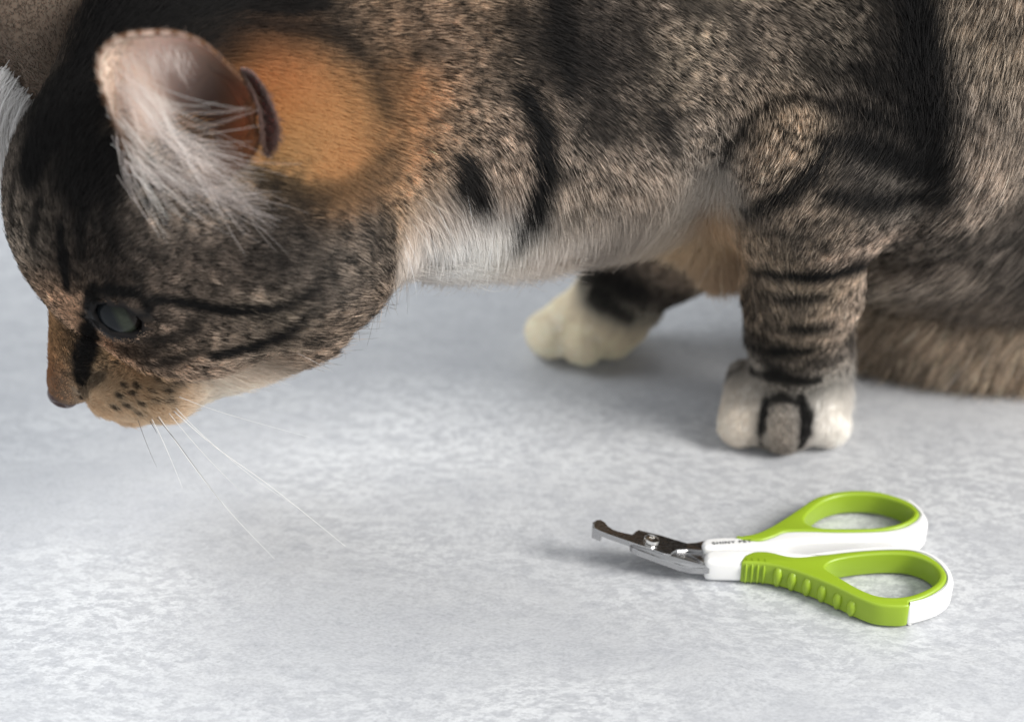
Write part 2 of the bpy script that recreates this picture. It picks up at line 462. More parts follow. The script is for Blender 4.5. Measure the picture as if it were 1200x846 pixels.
for x, y in ((141, 463), (157, 460), (150, 474), (168, 471), (163, 452), (184, 468), (178, 457), (197, 457), (206, 449), (188, 446), (136, 476), (165, 482), (200, 468), (146, 451)):
    STROKES.append(([(x - 3, y - 1), (x + 3, y + 1)], 2.5, 0.88))

base_p = np.array([spot(b[0], b[1]) for b in BASE])
base_c = np.array([lin(b[2:5]) for b in BASE])
base_l = base_c.mean(1, keepdims=True)
sat = (base_c[:, 0] - base_c[:, 2]) / base_c[:, 0]
ging = (sat > 0.72)[:, None]
brown = np.clip(base_l + (base_c - base_l) * 0.66, 0.001, 1) * np.clip(base_l / 0.16, 0.3, 1) ** 0.25 * [1.0, 0.99, 0.98]
base_c = np.where((base_l < 0.45) & ~ging, brown, base_c)
base_c = np.where(ging, (base_l + (base_c - base_l) * 0.80) * [1.22, 1.30, 1.12], base_c)          # the ginger patches keep their colour
stroke_seg = []
for pts, w, st in STROKES:
    q = [spot(x, y) for x, y in pts]
    dep = np.mean([(v - CAM) @ FWD for v in q])
    n_ = len(q) - 1
    tp = [(1.0 if w < 3.5 or n_ < 2 else 0.5 + 0.55 * math.sin(math.pi * min(max(i_ / n_, 0.03), 0.97)) ** 0.6) for i_ in range(n_ + 1)]
    for i_ in range(n_):
        g_ = (1.45 if w < 3.5 else 1.72) * w * dep / FPX
        stroke_seg.append((q[i_], q[i_ + 1], g_ * tp[i_], g_ * tp[i_ + 1], min(st * 1.04, 1.0)))


def vnoise(p, s, seed):
    """cheap smooth value noise on points"""
    q = p * s + seed * 17.3
    i = np.floor(q).astype(np.int64)
    f = q - i
    f = f * f * (3 - 2 * f)
    r = 0
    for dx in (0, 1):
        for dy in (0, 1):
            for dz in (0, 1):
                hsh = ((i[:, 0] + dx) * 73856093) ^ ((i[:, 1] + dy) * 19349663) ^ ((i[:, 2] + dz) * 83492791)
                v = ((hsh * 2654435761) & 0xFFFFFF) / float(0xFFFFFF)
                w = (f[:, 0] if dx else 1 - f[:, 0]) * (f[:, 1] if dy else 1 - f[:, 1]) * (f[:, 2] if dz else 1 - f[:, 2])
                r = r + v * w
    return r


def paint(p):
    """coat colour (linear) at points, and how far each point is ticked"""
    out = np.empty((len(p), 3)); tick = np.empty(len(p))
    for s in range(0, len(p), 20000):
        q = p[s:s + 20000]
        d2 = ((q[:, None, :] - base_p[None]) ** 2).sum(2)
        w = np.exp(-d2 / (2 * 0.52 ** 2)) + 1e-3 * np.exp(-d2 / (2 * 1.6 ** 2)) + 1e-7 / (d2 + 0.5)
        c = (w[:, :, None] * base_c[None]).sum(1) / w.sum(1)[:, None]
        wob = (vnoise(q, 2.2, 1) - 0.5) * 0.45 + (vnoise(q, 5.5, 2) - 0.5) * 0.45
        dark = np.zeros(len(q))
        for a, b, wa, wb_, st in stroke_seg:
            ba = b - a
            h = np.clip(((q - a) @ ba) / (ba @ ba), 0, 1)
            dd = np.sqrt(((q - a - h[:, None] * ba) ** 2).sum(1))
            wd = wa + (wb_ - wa) * h
            k = np.clip((wd * (1.3 + wob) - dd) / (wd * 0.6), 0, 1)
            dark = np.maximum(dark, st * k * k * (3 - 2 * k))
        lum = c.mean(1)
        mott = np.clip((0.62 - np.abs(lum - 0.13) * 3), 0, 1)       # only the brown ticked coat is mottled
        m = 1 + mott * ((vnoise(q, 1.1, 3) - 0.5) * 0.7 + (vnoise(q, 3.3, 4) - 0.5) * 0.8)
        c = c * m[:, None]
        c = c * (1 - dark)[:, None] + np.array([0.0040, 0.0034, 0.0032]) * dark[:, None]
        out[s:s + 20000] = c
        ginger = np.clip(((c[:, 0] - c[:, 2]) / (c[:, 0] + 1e-4) - 0.58) * 6, 0, 1)
        tick[s:s + 20000] = np.clip(1.25 - np.abs(lum - 0.13) * 5, 0.06, 1) * (1 - 0.75 * dark) * (1 - 0.85 * ginger)
    return out, tick


# the way the coat lies: (x, y in the photograph, direction there, hair length cm, lift)
FLOW = [
    (70, 440, 0.1, -1, 0.12, 0.25), (60, 400, 0.05, -1, 0.18, 0.25), (60, 340, -0.1, -1, 0.28, 0.3), (30, 270, 0.1, -1, 0.4, 0.3), (40, 200, 0.3, -1, 0.5, 0.3), (100, 130, 1, -0.8, 0.55, 0.3), (160, 40, 1, -0.5, 0.7, 0.3),
    (92, 372, 0.1, -1, 0.2, 0.25), (110, 410, 0.4, -0.8, 0.2, 0.25), (130, 450, 1, 0.0, 0.2, 0.3), (160, 460, 1, 0.3, 0.34, 0.5), (205, 462, 1, 0.4, 0.4, 0.35), (200, 410, 1, 0.0, 0.35, 0.25), (150, 480, 0.9, 0.5, 0.25, 0.3),
    (250, 440, 1, 0.45, 0.7, 0.4), (300, 385, 1, 0.1, 0.55, 0.3), (200, 330, 1, -0.2, 0.35, 0.22), (300, 290, 1, 0.0, 0.5, 0.25), (400, 290, 0.9, 0.35, 0.7, 0.35), (420, 350, 0.85, 0.55, 0.9, 0.4), (340, 405, 0.9, 0.5, 0.8, 0.4),
    (120, 290, 0.55, -0.8, 0.35, 0.25), (80, 300, 0.2, -1, 0.38, 0.28), (180, 260, 1, -0.1, 0.45, 0.3), (250, 250, 1, 0.1, 0.45, 0.3), (130, 210, 0.6, -0.4, 0.5, 0.3),
    (340, 90, 1, 0.1, 0.4, 0.2), (380, 130, 1, 0.2, 0.45, 0.2), (420, 180, 1, 0.25, 0.55, 0.25), (350, 190, 1, 0.3, 0.45, 0.22), (440, 250, 0.9, 0.4, 0.8, 0.35),
    (460, 50, 1, -0.1, 0.9, 0.3), (480, 140, 1, 0.4, 1.0, 0.32), (490, 225, 0.7, 0.9, 1.3, 0.35), (550, 80, 1, 0.25, 1.1, 0.32), (600, 190, 0.5, 1, 1.2, 0.33), (550, 255, 0.15, 1, 1.9, 0.42), (500, 262, 0.3, 1, 1.5, 0.3),
    (700, 60, 0.85, 0.45, 1.2, 0.33), (750, 150, 0.8, 0.65, 1.2, 0.33), (700, 235, 0.2, 1, 1.6, 0.3), (640, 262, 0.1, 1, 1.9, 0.42), (800, 225, -0.1, 1, 1.8, 0.3), (850, 80, 0.9, 0.45, 1.1, 0.33), (950, 60, 0.8, 0.5, 1.1, 0.33), (840, 280, 0.05, 1, 2.2, 0.35),
    (1050, 90, 0.4, 1, 1.2, 0.3), (1150, 60, -0.45, 0.9, 1.5, 0.32), (1150, 200, -0.5, 1, 1.6, 0.32), (1100, 330, -0.4, 1, 1.9, 0.6), (1190, 350, -0.4, 1, 1.9, 0.6), (1050, 420, -0.35, 1, 1.75, 0.8), (1150, 425, -0.3, 1, 1.75, 0.8), (1100, 445, -0.3, 1, 1.7, 0.9),
    (920, 160, -0.45, 1, 0.8, 0.35), (895, 195, -0.5, 1, 0.9, 0.35), (1000, 180, -0.8, 0.5, 0.8, 0.25), (1040, 240, -0.6, 0.8, 0.8, 0.25), (950, 290, -0.1, 1, 0.5, 0.22), (940, 400, 0, 1, 0.45, 0.22), (990, 330, -0.05, 1, 0.5, 0.25), (880, 320, -0.1, 1, 0.5, 0.25),
    (920, 485, 0, 1, 0.18, 0.25), (860, 490, -0.2, 1, 0.2, 0.25), (980, 490, 0.2, 1, 0.2, 0.25), (680, 385, -0.5, 0.7, 0.22, 0.25), (640, 370, -0.7, 0.5, 0.2, 0.25), (725, 350, -0.5, 0.8, 0.5, 0.25), (790, 290, -0.4, 0.9, 0.9, 0.25),
]
flow_p = np.array([spot(f[0], f[1]) for f in FLOW])
flow_d = np.array([np.array([f[2], 0, 0]) - UPV * f[3] for f in FLOW])
flow_d /= np.linalg.norm(flow_d, axis=1, keepdims=True)
flow_v = np.array([f[4:6] for f in FLOW])


def flow(p):
    d2 = ((p[:, None, :] - flow_p[None]) ** 2).sum(2)
    w = np.exp(-d2 / (2 * 1.0 ** 2)) + 1e-3 * np.exp(-d2 / (2 * 2.6 ** 2)) + 1e-6 / (d2 + 1)
    w /= w.sum(1, keepdims=True)
    return w @ flow_d, w @ flow_v


def tri_of(faces):
    f = np.asarray(faces)
    return np.concatenate([f[:, [0, 1, 2]], f[:, [0, 2, 3]]]) if f.shape[1] == 4 else f


def scatter(v, nrm, tris, count, weight):
    a, b, c = v[tris[:, 0]], v[tris[:, 1]], v[tris[:, 2]]
    ar = 0.5 * np.linalg.norm(np.cross(b - a, c - a), axis=1) * weight
    cdf = np.cumsum(ar); cdf /= cdf[-1]
    t = np.searchsorted(cdf, rng.random(count))
    r1 = np.sqrt(rng.random(count)); r2 = rng.random(count)
    w = np.stack([1 - r1, r1 * (1 - r2), r1 * r2], 1)
    T = tris[t]
    P = (v[T] * w[:, :, None]).sum(1)
    N = (nrm[T] * w[:, :, None]).sum(1)
    return P, N / (np.linalg.norm(N, axis=1, keepdims=True) + 1e-9)


def unit(v):
    return v / (np.linalg.norm(v, axis=1, keepdims=True) + 1e-9)


def grow(P, N, T, L, lift, K=6, jit=0.22, droop=0.0, bend=0.65):
    """strands: K points each, leaving the skin at LIFT and lying down along T"""
    n = len(P)
    T = T - (T * N).sum(1, keepdims=True) * N
    T = unit(T)
    S = np.cross(N, T)
    T = unit(T + S * rng.normal(0, jit, n)[:, None])
    lift = np.clip(lift * (1 + rng.normal(0, 0.3, n)), 0.05, 1.3)
    out = np.empty((n, K, 3))
    out[:, 0] = P - N * 0.02
    step = L / (K - 1)
    wave = rng.normal(0, 0.12, n)
    for k in range(1, K):
        u = (k - 1) / (K - 2)
        a = lift * (1.35 - bend * 1.35 * u)
        d = T * np.cos(a)[:, None] + N * np.sin(a)[:, None] + S * (wave * (u - 0.3))[:, None]
        d[:, 2] -= droop * u
        out[:, k] = out[:, k - 1] + unit(d) * step[:, None]
    return out


def clump(pts, cell, amount, seed):
    """draws the tips of neighbouring strands together into locks"""
    P = pts[:, 0]
    q = P + 0.6 * cell * np.stack([vnoise(P, 1.2 / cell, seed + i) - 0.5 for i in range(3)], 1)
    ang = 0.7
    R = np.array([[math.cos(ang), -math.sin(ang), 0.2], [math.sin(ang), math.cos(ang), -0.3], [0.1, 0.4, 1.0]])
    key = np.floor(q @ R / cell).astype(np.int64)
    key = key[:, 0] * 1000003 + key[:, 1] * 1009 + key[:, 2]
    _, inv = np.unique(key, return_inverse=True)
    cnt = np.bincount(inv).astype(float)
    K = pts.shape[1]
    for k in range(1, K):
        u = (k / (K - 1)) ** 1.3
        mean = np.stack([np.bincount(inv, weights=pts[:, k, i]) / cnt for i in range(3)], 1)[inv]
        am = amount * u
        pts[:, k] += (mean - pts[:, k]) * (am[:, None] if np.ndim(am) else am)
    return inv


def hair_obj(name, pts, color, tick, r0, r1, mat, parent, shift=None):
    n, K, _ = pts.shape
    hc = bpy.data.hair_curves.new(name)
    hc.add_curves([K] * n)
    hc.attributes['position'].data.foreach_set('vector', (pts * CM).astype(np.float32).ravel())
    rad = np.linspace(1, 0, K)[None, :] ** 0.7 * (r0 - r1) + r1
    rad = np.broadcast_to(rad, (n, K)) * (0.8 + 0.4 * rng.random(n))[:, None]
    at_ = hc.attributes.get('radius') or hc.attributes.new('radius', 'FLOAT', 'POINT')
    at_.data.foreach_set('value', (rad * CM).astype(np.float32).ravel())
    ca = hc.attributes.new('coat', 'FLOAT_COLOR', 'POINT')
    if color.ndim == 2:
        color = np.broadcast_to(color[:, None, :], (n, K, 3))
    ca.data.foreach_set('color', np.concatenate([color, np.ones((n, K, 1))], 2).astype(np.float32).ravel())
    ta = hc.attributes.new('tick', 'FLOAT', 'CURVE')
    ta.data.foreach_set('value', tick.astype(np.float32))
    sa = hc.attributes.new('shift', 'FLOAT', 'CURVE')
    sa.data.foreach_set('value', (rng.random(n) if shift is None else shift).astype(np.float32))
    hc.materials.append(mat)
    o = bpy.data.objects.new(name, hc)
    COL.objects.link(o)
    o['kind'] = 'stuff'
    put(o, parent)
    return o


def fur_material():
    t = NT('coat_hair')
    col = t.n('ShaderNodeAttribute', attribute_name='coat').outputs['Color']
    tick = t.n('ShaderNodeAttribute', attribute_name='tick').outputs['Fac']
    shift = t.n('ShaderNodeAttribute', attribute_name='shift').outputs['Fac']
    hi = t.n('ShaderNodeHairInfo')
    x = t.math('ADD', hi.outputs['Intercept'], t.math('MULTIPLY', t.math('SUBTRACT', shift, 0.5), 0.45), clamp=True)
    band = t.ramp(x, [(0.0, (0.10,) * 3), (0.38, (0.16,) * 3), (0.55, (0.98,) * 3), (0.78, (0.98,) * 3), (0.90, (0.06,) * 3), (1.0, (0.04,) * 3)])
    k = t.math('ADD', 1.0, t.math('MULTIPLY', tick, t.math('SUBTRACT', t.math('MULTIPLY', band, 2.15), 1.0)))
    c = t.mix(1.0, col, t.n('ShaderNodeCombineColor', {0: k, 1: k, 2: k}).outputs[0], 'MULTIPLY')
    d = t.n('ShaderNodeBsdfDiffuse', {'Color': c}).outputs[0]
    tr = t.n('ShaderNodeBsdfTranslucent', {'Color': c}).outputs[0]
    m = t.n('ShaderNodeMixShader', {0: 0.45, 1: d, 2: tr}).outputs[0]
    g = t.n('ShaderNodeBsdfHair', {'Color': (0.9, 0.9, 0.9, 1), 'RoughnessU': 0.3, 'RoughnessV': 0.5}, component='Reflection').outputs[0]
    m2 = t.n('ShaderNodeMixShader', {0: 0.018, 1: m, 2: g}).outputs[0]
    return t.surf(m2)


def skin_material():
    t = NT('skin_under_coat')
    c = t.n('ShaderNodeAttribute', attribute_name='paint').outputs['Color']
    b = t.n('ShaderNodeBsdfPrincipled', {'Base Color': c, 'Roughness': 0.7, 'Specular IOR Level': 0.2})
    return t.surf(b.outputs[0])


FUR = fur_material()
SKIN = skin_material()


def paint_mesh(o, rgb):
    a = o.data.color_attributes.new('paint', 'FLOAT_COLOR', 'POINT')
    a.data.foreach_set('color', np.concatenate([rgb, np.ones((len(rgb), 1))], 1).astype(np.float32).ravel())


cat = empty('cat', (0, 0, 0))
cat['label'] = 'brown tabby cat with orange neck patch and white paws sniffing with lowered head'
cat['category'] = 'cat'
body = mesh_obj('body', bv, bf, SKIN, cat)
vc, vt = paint(bv)
NOSE = at(76, 466, HEADY)
nose_d = np.linalg.norm(bv - NOSE, axis=1)
lidd = np.linalg.norm(bv - EYE_C, axis=1)
vc = vc * np.where(vt > 0.3, 0.6, 0.9)[:, None]
vc[lidd < EYE_R + 0.22] = (0.006, 0.005, 0.005)                             # black skin of the eyelids
paint_mesh(body, vc)

# where strands grow: densest where the flank, head and legs face the camera's side of the cat
tris = tri_of(bf)
tc = bv[tris].mean(1)
tn = unit(bnorm[tris].mean(1))
to_cam = unit(CAM - tc)
facing = (tn * to_cam).sum(1)
rel = tc - CAM
dep = rel @ FWD
ix = 600 + FPX * rel[:, 0] / dep
iy = 423 - FPX * (rel @ UPV) / dep
inview = (ix > -120) & (ix < 1330) & (iy > -160)
wgt = np.where((facing > -0.35) & inview, 1.0, 0.10)
near_ax = np.clip((ix > -60) & (ix < 480) & (iy < 520), 0, 1)
wgt = wgt * np.where(near_ax & (facing > -0.2), 1.8, 1.0)                 # short face hair stands denser
wgt[tc[:, 2] < 0.12] = 0
EAR_HOLE = at(243, 128, -11.3)
eh = (tc - EAR_HOLE) / np.array([1.2, 1.9, 1.25])
wgt[(eh ** 2).sum(1) < 1] = 0
ed = np.linalg.norm(tc - EYE_C, axis=1)
eo = tc - (EYE_C + [0, -0.55, 0])
wgt[((eo / np.array([0.64, 0.75, 0.47])) ** 2).sum(1) < 1] = 0

no_ = (tc - at(77, 463, HEADY)) / np.array([0.46, 0.56, 0.36])
wgt[(no_ ** 2).sum(1) < 1] = 0

N_FUR = 680000
P, Nn = scatter(bv, bnorm, tris, N_FUR, wgt)
F, V = flow(P)
LS = np.clip(1.0 - 0.55 * np.clip((V[:, 0] - 0.6) / 0.5, 0, 1) + 0.45 * np.clip((V[:, 0] - 1.25) / 0.4, 0, 1), 0, 1)     # flank hair lies shorter than belly hair
L = V[:, 0] * LS * np.clip(1 + rng.normal(0, 0.22, len(P)), 0.4, 1.7)
eyed = np.linalg.norm(P - EYE_C, axis=1)
L *= np.clip((eyed - EYE_R + 0.05) / 0.55, 0.22, 1)
L *= np.clip(np.linalg.norm(P - NOSE, axis=1) / 1.2, 0.25, 1)
strands = grow(P, Nn, F, L, V[:, 1] * np.where(LS < 0.75, 1.25, 1.0), jit=0.24)


def on_skin(q, P_, N_):
    """a point of a strand dropped back on the skin, where the marks are painted"""
    d_ = q - P_
    return q - (d_ * N_).sum(1)[:, None] * N_


ragged = rng.normal(0, 1, (len(P), 3)) * (0.075 * np.clip(V[:, 0] / 0.7 - 0.25, 0.10, 1))[:, None]                          # marks break up hair by hair at their edges
keys = [paint(on_skin(strands[:, k], P, Nn) + ragged) for k in (1, 3, 5)]
tick = 0.25 * keys[0][1] + 0.45 * keys[1][1] + 0.3 * keys[2][1]
inv = clump(strands, 0.17, 0.55 * np.clip(V[:, 0] / 0.8, 0.3, 1), 5)
strands[:, :, 2] = np.maximum(strands[:, :, 2], 0.02)
cl = rng.normal(0, 0.42, inv.max() + 1)[inv]
shift = 0.65 * rng.random(inv.max() + 1)[inv] + 0.35 * rng.random(len(P))
gain = np.exp(rng.normal(0, 0.30, len(P)) * np.clip(tick, 0.2, 1) + cl * np.clip(tick, 0.12, 1))
kc = [k[0] for k in keys]
C = np.stack([kc[0], kc[0], (kc[0] + kc[1]) / 2, kc[1], (kc[1] + kc[2]) / 2, kc[2]], 1) * gain[:, None, None]
C = np.clip(C * (2.05 - 1.05 * np.clip(C.mean(2, keepdims=True) / 0.4, 0, 1)), 0.002, 0.96)
hair_obj('fur', strands, C, tick, 0.0058, 0.0018, FUR, body, shift)

# long guard hairs standing out of the coat
Pg, Ng = scatter(bv, bnorm, tris, 6500, wgt)
Fg, Vg = flow(Pg)
keep = (Vg[:, 0] > 0.55) & (Vg[:, 0] < 1.65) & (np.linalg.norm(Pg - EYE_C, axis=1) > 1.6)
Pg, Ng, Fg, Vg = Pg[keep], Ng[keep], Fg[keep], Vg[keep]
Lg = np.minimum(Vg[:, 0], 1.2) * np.clip(0.95 + rng.normal(0, 0.2, len(Pg)), 0.6, 1.4)
sg = grow(Pg, Ng, Fg, Lg, Vg[:, 1] * 1.25, jit=0.3, bend=0.55, droop=0.15)
sg[:, :, 2] = np.maximum(sg[:, :, 2], 0.02)
Cg, tg = paint(on_skin(sg[:, 4], Pg, Ng))
Cg = 1.2 * Cg * np.exp(rng.normal(0.0, 0.4, len(Pg)))[:, None]
hair_obj('guard_hair', sg, np.clip(Cg, 0.003, 0.93), tg * 0.8, 0.0050, 0.0012, FUR, body)


# shaggy hem of the haunch, spreading on the floor
hw = np.where((tc[:, 0] > 9.0) & (tc[:, 1] > -2.4) & (tc[:, 0] < 17) & (tc[:, 2] < 3.0) & (tc[:, 2] > 0.1) & (tc[:, 1] < 1.0) & (facing > -0.3), 1.0, 0.0)
Ph, Nh = scatter(bv, bnorm, tris, 11000, hw)
Th = Nh * [1.2, 1.2, 0] + np.array([-0.35, -0.25, -0.75])
Lh = np.clip(1.7 + rng.normal(0, 0.4, len(Ph)), 0.6, 2.7)
sh = grow(Ph, Nh, Th, Lh, np.full(len(Ph), 0.95), jit=0.35, bend=0.35, droop=0.2)
iv = clump(sh, 0.32, 0.45, 31)
sh[:, :, 2] = np.maximum(sh[:, :, 2], 0.02 + 0.25 * rng.random(len(Ph))[:, None] * (np.arange(6) / 5)[None])
cb_, tb2 = paint(on_skin(sh[:, 1], Ph, Nh))
ch = (0.45 * lin((186, 168, 146)) + 0.9 * cb_) * np.exp(rng.normal(0, 0.35, len(Ph)) + rng.normal(0, 0.28, iv.max() + 1)[iv])[:, None]
hair_obj('haunch_fringe', sh, np.clip(ch, 0.01, 0.9), np.full(len(Ph), 0.95), 0.0052, 0.0014, FUR, body)


# ------------------------------------------------------------------ eye, ears, whiskers
def uv_sphere(c, r, nu=40, nv=24, squash=(1, 1, 1)):
    v, f = [], []
    for i in range(nv + 1):
        th = math.pi * i / nv
        for j in range(nu):
            ph = 2 * math.pi * j / nu
            v.append((c[0] + r * squash[0] * math.sin(th) * math.cos(ph), c[1] + r * squash[1] * math.sin(th) * math.sin(ph), c[2] + r * squash[2] * math.cos(th)))
    for i in range(nv):
        for j in range(nu):
            a = i * nu + j; b_ = i * nu + (j + 1) % nu
            f.append((a, a + nu, b_ + nu, b_))
    return v, f


GAZE = unit(np.array([[-0.93, -0.22, -0.28]]))[0]                  # the way the near eye looks


def eye_material():
    t = NT('eye_surface')
    co = t.n('ShaderNodeTexCoord').outputs['Object']
    dt = t.n('ShaderNodeVectorMath', {0: t.n('ShaderNodeVectorMath', {0: co}, operation='NORMALIZE').outputs[0], 1: tuple(GAZE)}, operation='DOT_PRODUCT').outputs['Value']
    nz = t.n('ShaderNodeTexNoise', {'Vector': co, 'Scale': 900.0, 'Detail': 3.0}).outputs['Fac']
    iris = t.mix(nz, (0.017, 0.021, 0.015), (0.042, 0.048, 0.036))
    c = t.mix(t.ramp(t.math('ADD', t.math('MULTIPLY', dt, 0.5), 0.5), [(0.36, (0, 0, 0)), (0.42, (1, 1, 1))]), (0.012, 0.010, 0.009), iris)
    c = t.mix(t.ramp(dt, [(0.10, (0, 0, 0)), (0.30, (1, 1, 1))]), c, (0.012, 0.014, 0.016))
    b = t.n('ShaderNodeBsdfPrincipled', {'Base Color': c, 'Roughness': 0.05, 'Specular IOR Level': 0.14})
    return t.surf(b.outputs[0])


nv_, nf_ = uv_sphere((0, 0, 0), 1.0, 72, 44)
nv_ = np.array(nv_) * [0.40, 0.47, 0.29]
NC = at(75, 461, HEADY)
for s_ in (-1, 1):                                                 # nostrils
    c_ = np.array([0.02, s_ * 0.27 * 1.3, -0.10]); c_ = c_ / np.linalg.norm(c_ / [0.40, 0.50, 0.30])
    dd_ = np.linalg.norm((nv_ - c_) * [0.8, 1.0, 1.5], axis=1)
    nv_ -= nv_ * (0.55 * np.exp(-(dd_ / 0.12) ** 2))[:, None]
nv_ *= (1 + 0.02 * (vnoise(nv_, 16.0, 8) - 0.5))[:, None]
tn_ = NT('nose_leather')
nzc = tn_.n('ShaderNodeTexVoronoi', {'Vector': tn_.n('ShaderNodeTexCoord').outputs['Object'], 'Scale': 1500.0}).outputs['Distance']
bp_ = tn_.n('ShaderNodeBump', {'Strength': 0.4, 'Distance': 0.0002, 'Height': nzc})
nb_ = tn_.n('ShaderNodeBsdfPrincipled', {'Base Color': (0.055, 0.027, 0.023, 1), 'Roughness': 0.28, 'Normal': bp_.outputs[0]})
nose = mesh_obj('nose', nv_, nf_, tn_.surf(nb_.outputs[0]))
nose.location = NC * CM
nose.rotation_euler = (0, math.radians(28), 0)
put(nose, cat)

ev, ef = uv_sphere((0, 0, 0), EYE_R)
eye = mesh_obj('eye', ev, ef, eye_material())
eye.location = EYE_C * CM
put(eye, cat)
eye['label'] = 'dull grey green eye with black rims'
eye2 = eye.copy()
COL.objects.link(eye2)
eye2.location = (EYE_C[0] * CM, (2 * HEADY - EYE_C[1]) * CM, EYE_C[2] * CM)
del eye2['label']


def bowl(outline, centre, depth, thick, nr=14, nseg=96):
    """a cupped sheet between an outline and its deep middle, with a rim and a back: front and back vertices and faces"""
    o = catmull(outline, True, max(2, nseg // len(outline)))
    n = len(o)
    c = np.asarray(centre)
    nrm = np.zeros(3)
    for i in range(n):
        nrm += np.cross(o[i] - c, o[(i + 1) % n] - c)
    nrm /= np.linalg.norm(nrm)
    if nrm @ (CAM - c) < 0:
        nrm = -nrm
    fr, bk = [], []
    for r in np.linspace(0, 1, nr + 1)[1:]:
        base = c + (o - c) * r
        dd = -depth * (1 - r ** 2.2)
        fr.append(base + nrm * dd)
        th = thick * (0.55 + 0.9 * (1 - r)) if r < 0.999 else thick * 0.5
        bk.append(base + (o - c) / np.linalg.norm(o - c, axis=1, keepdims=True) * thick * 0.4 * (r > 0.9) + nrm * (dd - th))
    v = [c - nrm * depth] + [x for ring in fr for x in ring] + [c - nrm * (depth + thick * 1.4)] + [x for ring in bk for x in ring]
    f = []
    N1 = 1 + nr * n
    for j in range(n):
        k = (j + 1) % n
        f.append((0, 1 + j, 1 + k)); f.append((N1, N1 + 1 + k, N1 + 1 + j))
        for i in range(nr - 1):
            a = 1 + i * n
            f.append((a + j, a + n + j, a + n + k, a + k))
            a = N1 + 1 + i * n
            f.append((a + j, a + k, a + n + k, a + n + j))
        a = 1 + (nr - 1) * n; b_ = N1 + 1 + (nr - 1) * n
        f.append((a + j, b_ + j, b_ + k, a + k))
    return np.array(v), f, n, nr, nrm, N1


def ear_skin_material():
    t = NT('ear_skin')
    c = t.n('ShaderNodeAttribute', attribute_name='paint').outputs['Color']
    b = t.n('ShaderNodeBsdfPrincipled', {'Base Color': c, 'Roughness': 0.6, 'Subsurface Weight': 0.25, 'Subsurface Radius': (0.012, 0.004, 0.003), 'Subsurface Scale': 0.25, 'Specular IOR Level': 0.25})
    return t.surf(b.outputs[0])


EARSKIN = ear_skin_material()
NEAR_EAR = [(158, 205, -11.0), (144, 165, -11.35), (128, 122, -11.55), (117, 88, -11.7), (122, 62, -11.75), (143, 46, -11.75), (176, 41, -11.6), (208, 43, -11.4), (236, 54, -11.2), (256, 70, -11.0),
            (276, 90, -10.85), (292, 104, -10.85), (302, 122, -10.9), (296, 142, -11.05), (302, 166, -11.0), (280, 196, -10.9), (240, 218, -10.95), (195, 222, -10.95)]
ear_o = np.array([at(*p) for p in NEAR_EAR])
ev_, ef_, en, enr, enrm, eN1 = bowl(ear_o, at(250, 124, -11.2), 1.45, 0.16)
ear = mesh_obj('ear', ev_, ef_, EARSKIN, cat)
ear['label'] = 'near ear turned to the camera, pink beige inside with long white hairs'
EARC = [(150, 75, 240, 218, 202), (130, 80, 232, 208, 186), (190, 60, 236, 214, 200), (215, 75, 206, 182, 174), (240, 85, 70, 52, 50), (258, 98, 40, 27, 25), (265, 110, 26, 17, 16), (270, 130, 22, 13, 12), (285, 120, 20, 13, 12), (250, 120, 34, 23, 21), (200, 105, 170, 146, 136),  # pale points paint light shining through the ear, dark points the canal's shade
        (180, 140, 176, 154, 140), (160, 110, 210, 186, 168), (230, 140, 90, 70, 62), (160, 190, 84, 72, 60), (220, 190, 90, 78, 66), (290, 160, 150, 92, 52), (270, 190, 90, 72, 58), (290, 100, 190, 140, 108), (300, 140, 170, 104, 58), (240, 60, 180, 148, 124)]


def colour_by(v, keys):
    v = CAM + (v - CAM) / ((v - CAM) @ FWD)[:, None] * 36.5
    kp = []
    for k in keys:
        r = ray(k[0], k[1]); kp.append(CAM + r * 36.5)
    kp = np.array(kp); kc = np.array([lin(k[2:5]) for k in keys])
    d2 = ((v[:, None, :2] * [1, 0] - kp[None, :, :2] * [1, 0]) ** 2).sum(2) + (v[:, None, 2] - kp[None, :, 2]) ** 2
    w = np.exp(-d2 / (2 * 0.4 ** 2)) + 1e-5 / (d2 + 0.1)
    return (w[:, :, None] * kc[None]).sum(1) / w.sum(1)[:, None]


ecol = colour_by(ev_, EARC)
ecol[eN1:] = lin((120, 84, 56))
paint_mesh(ear, ecol)

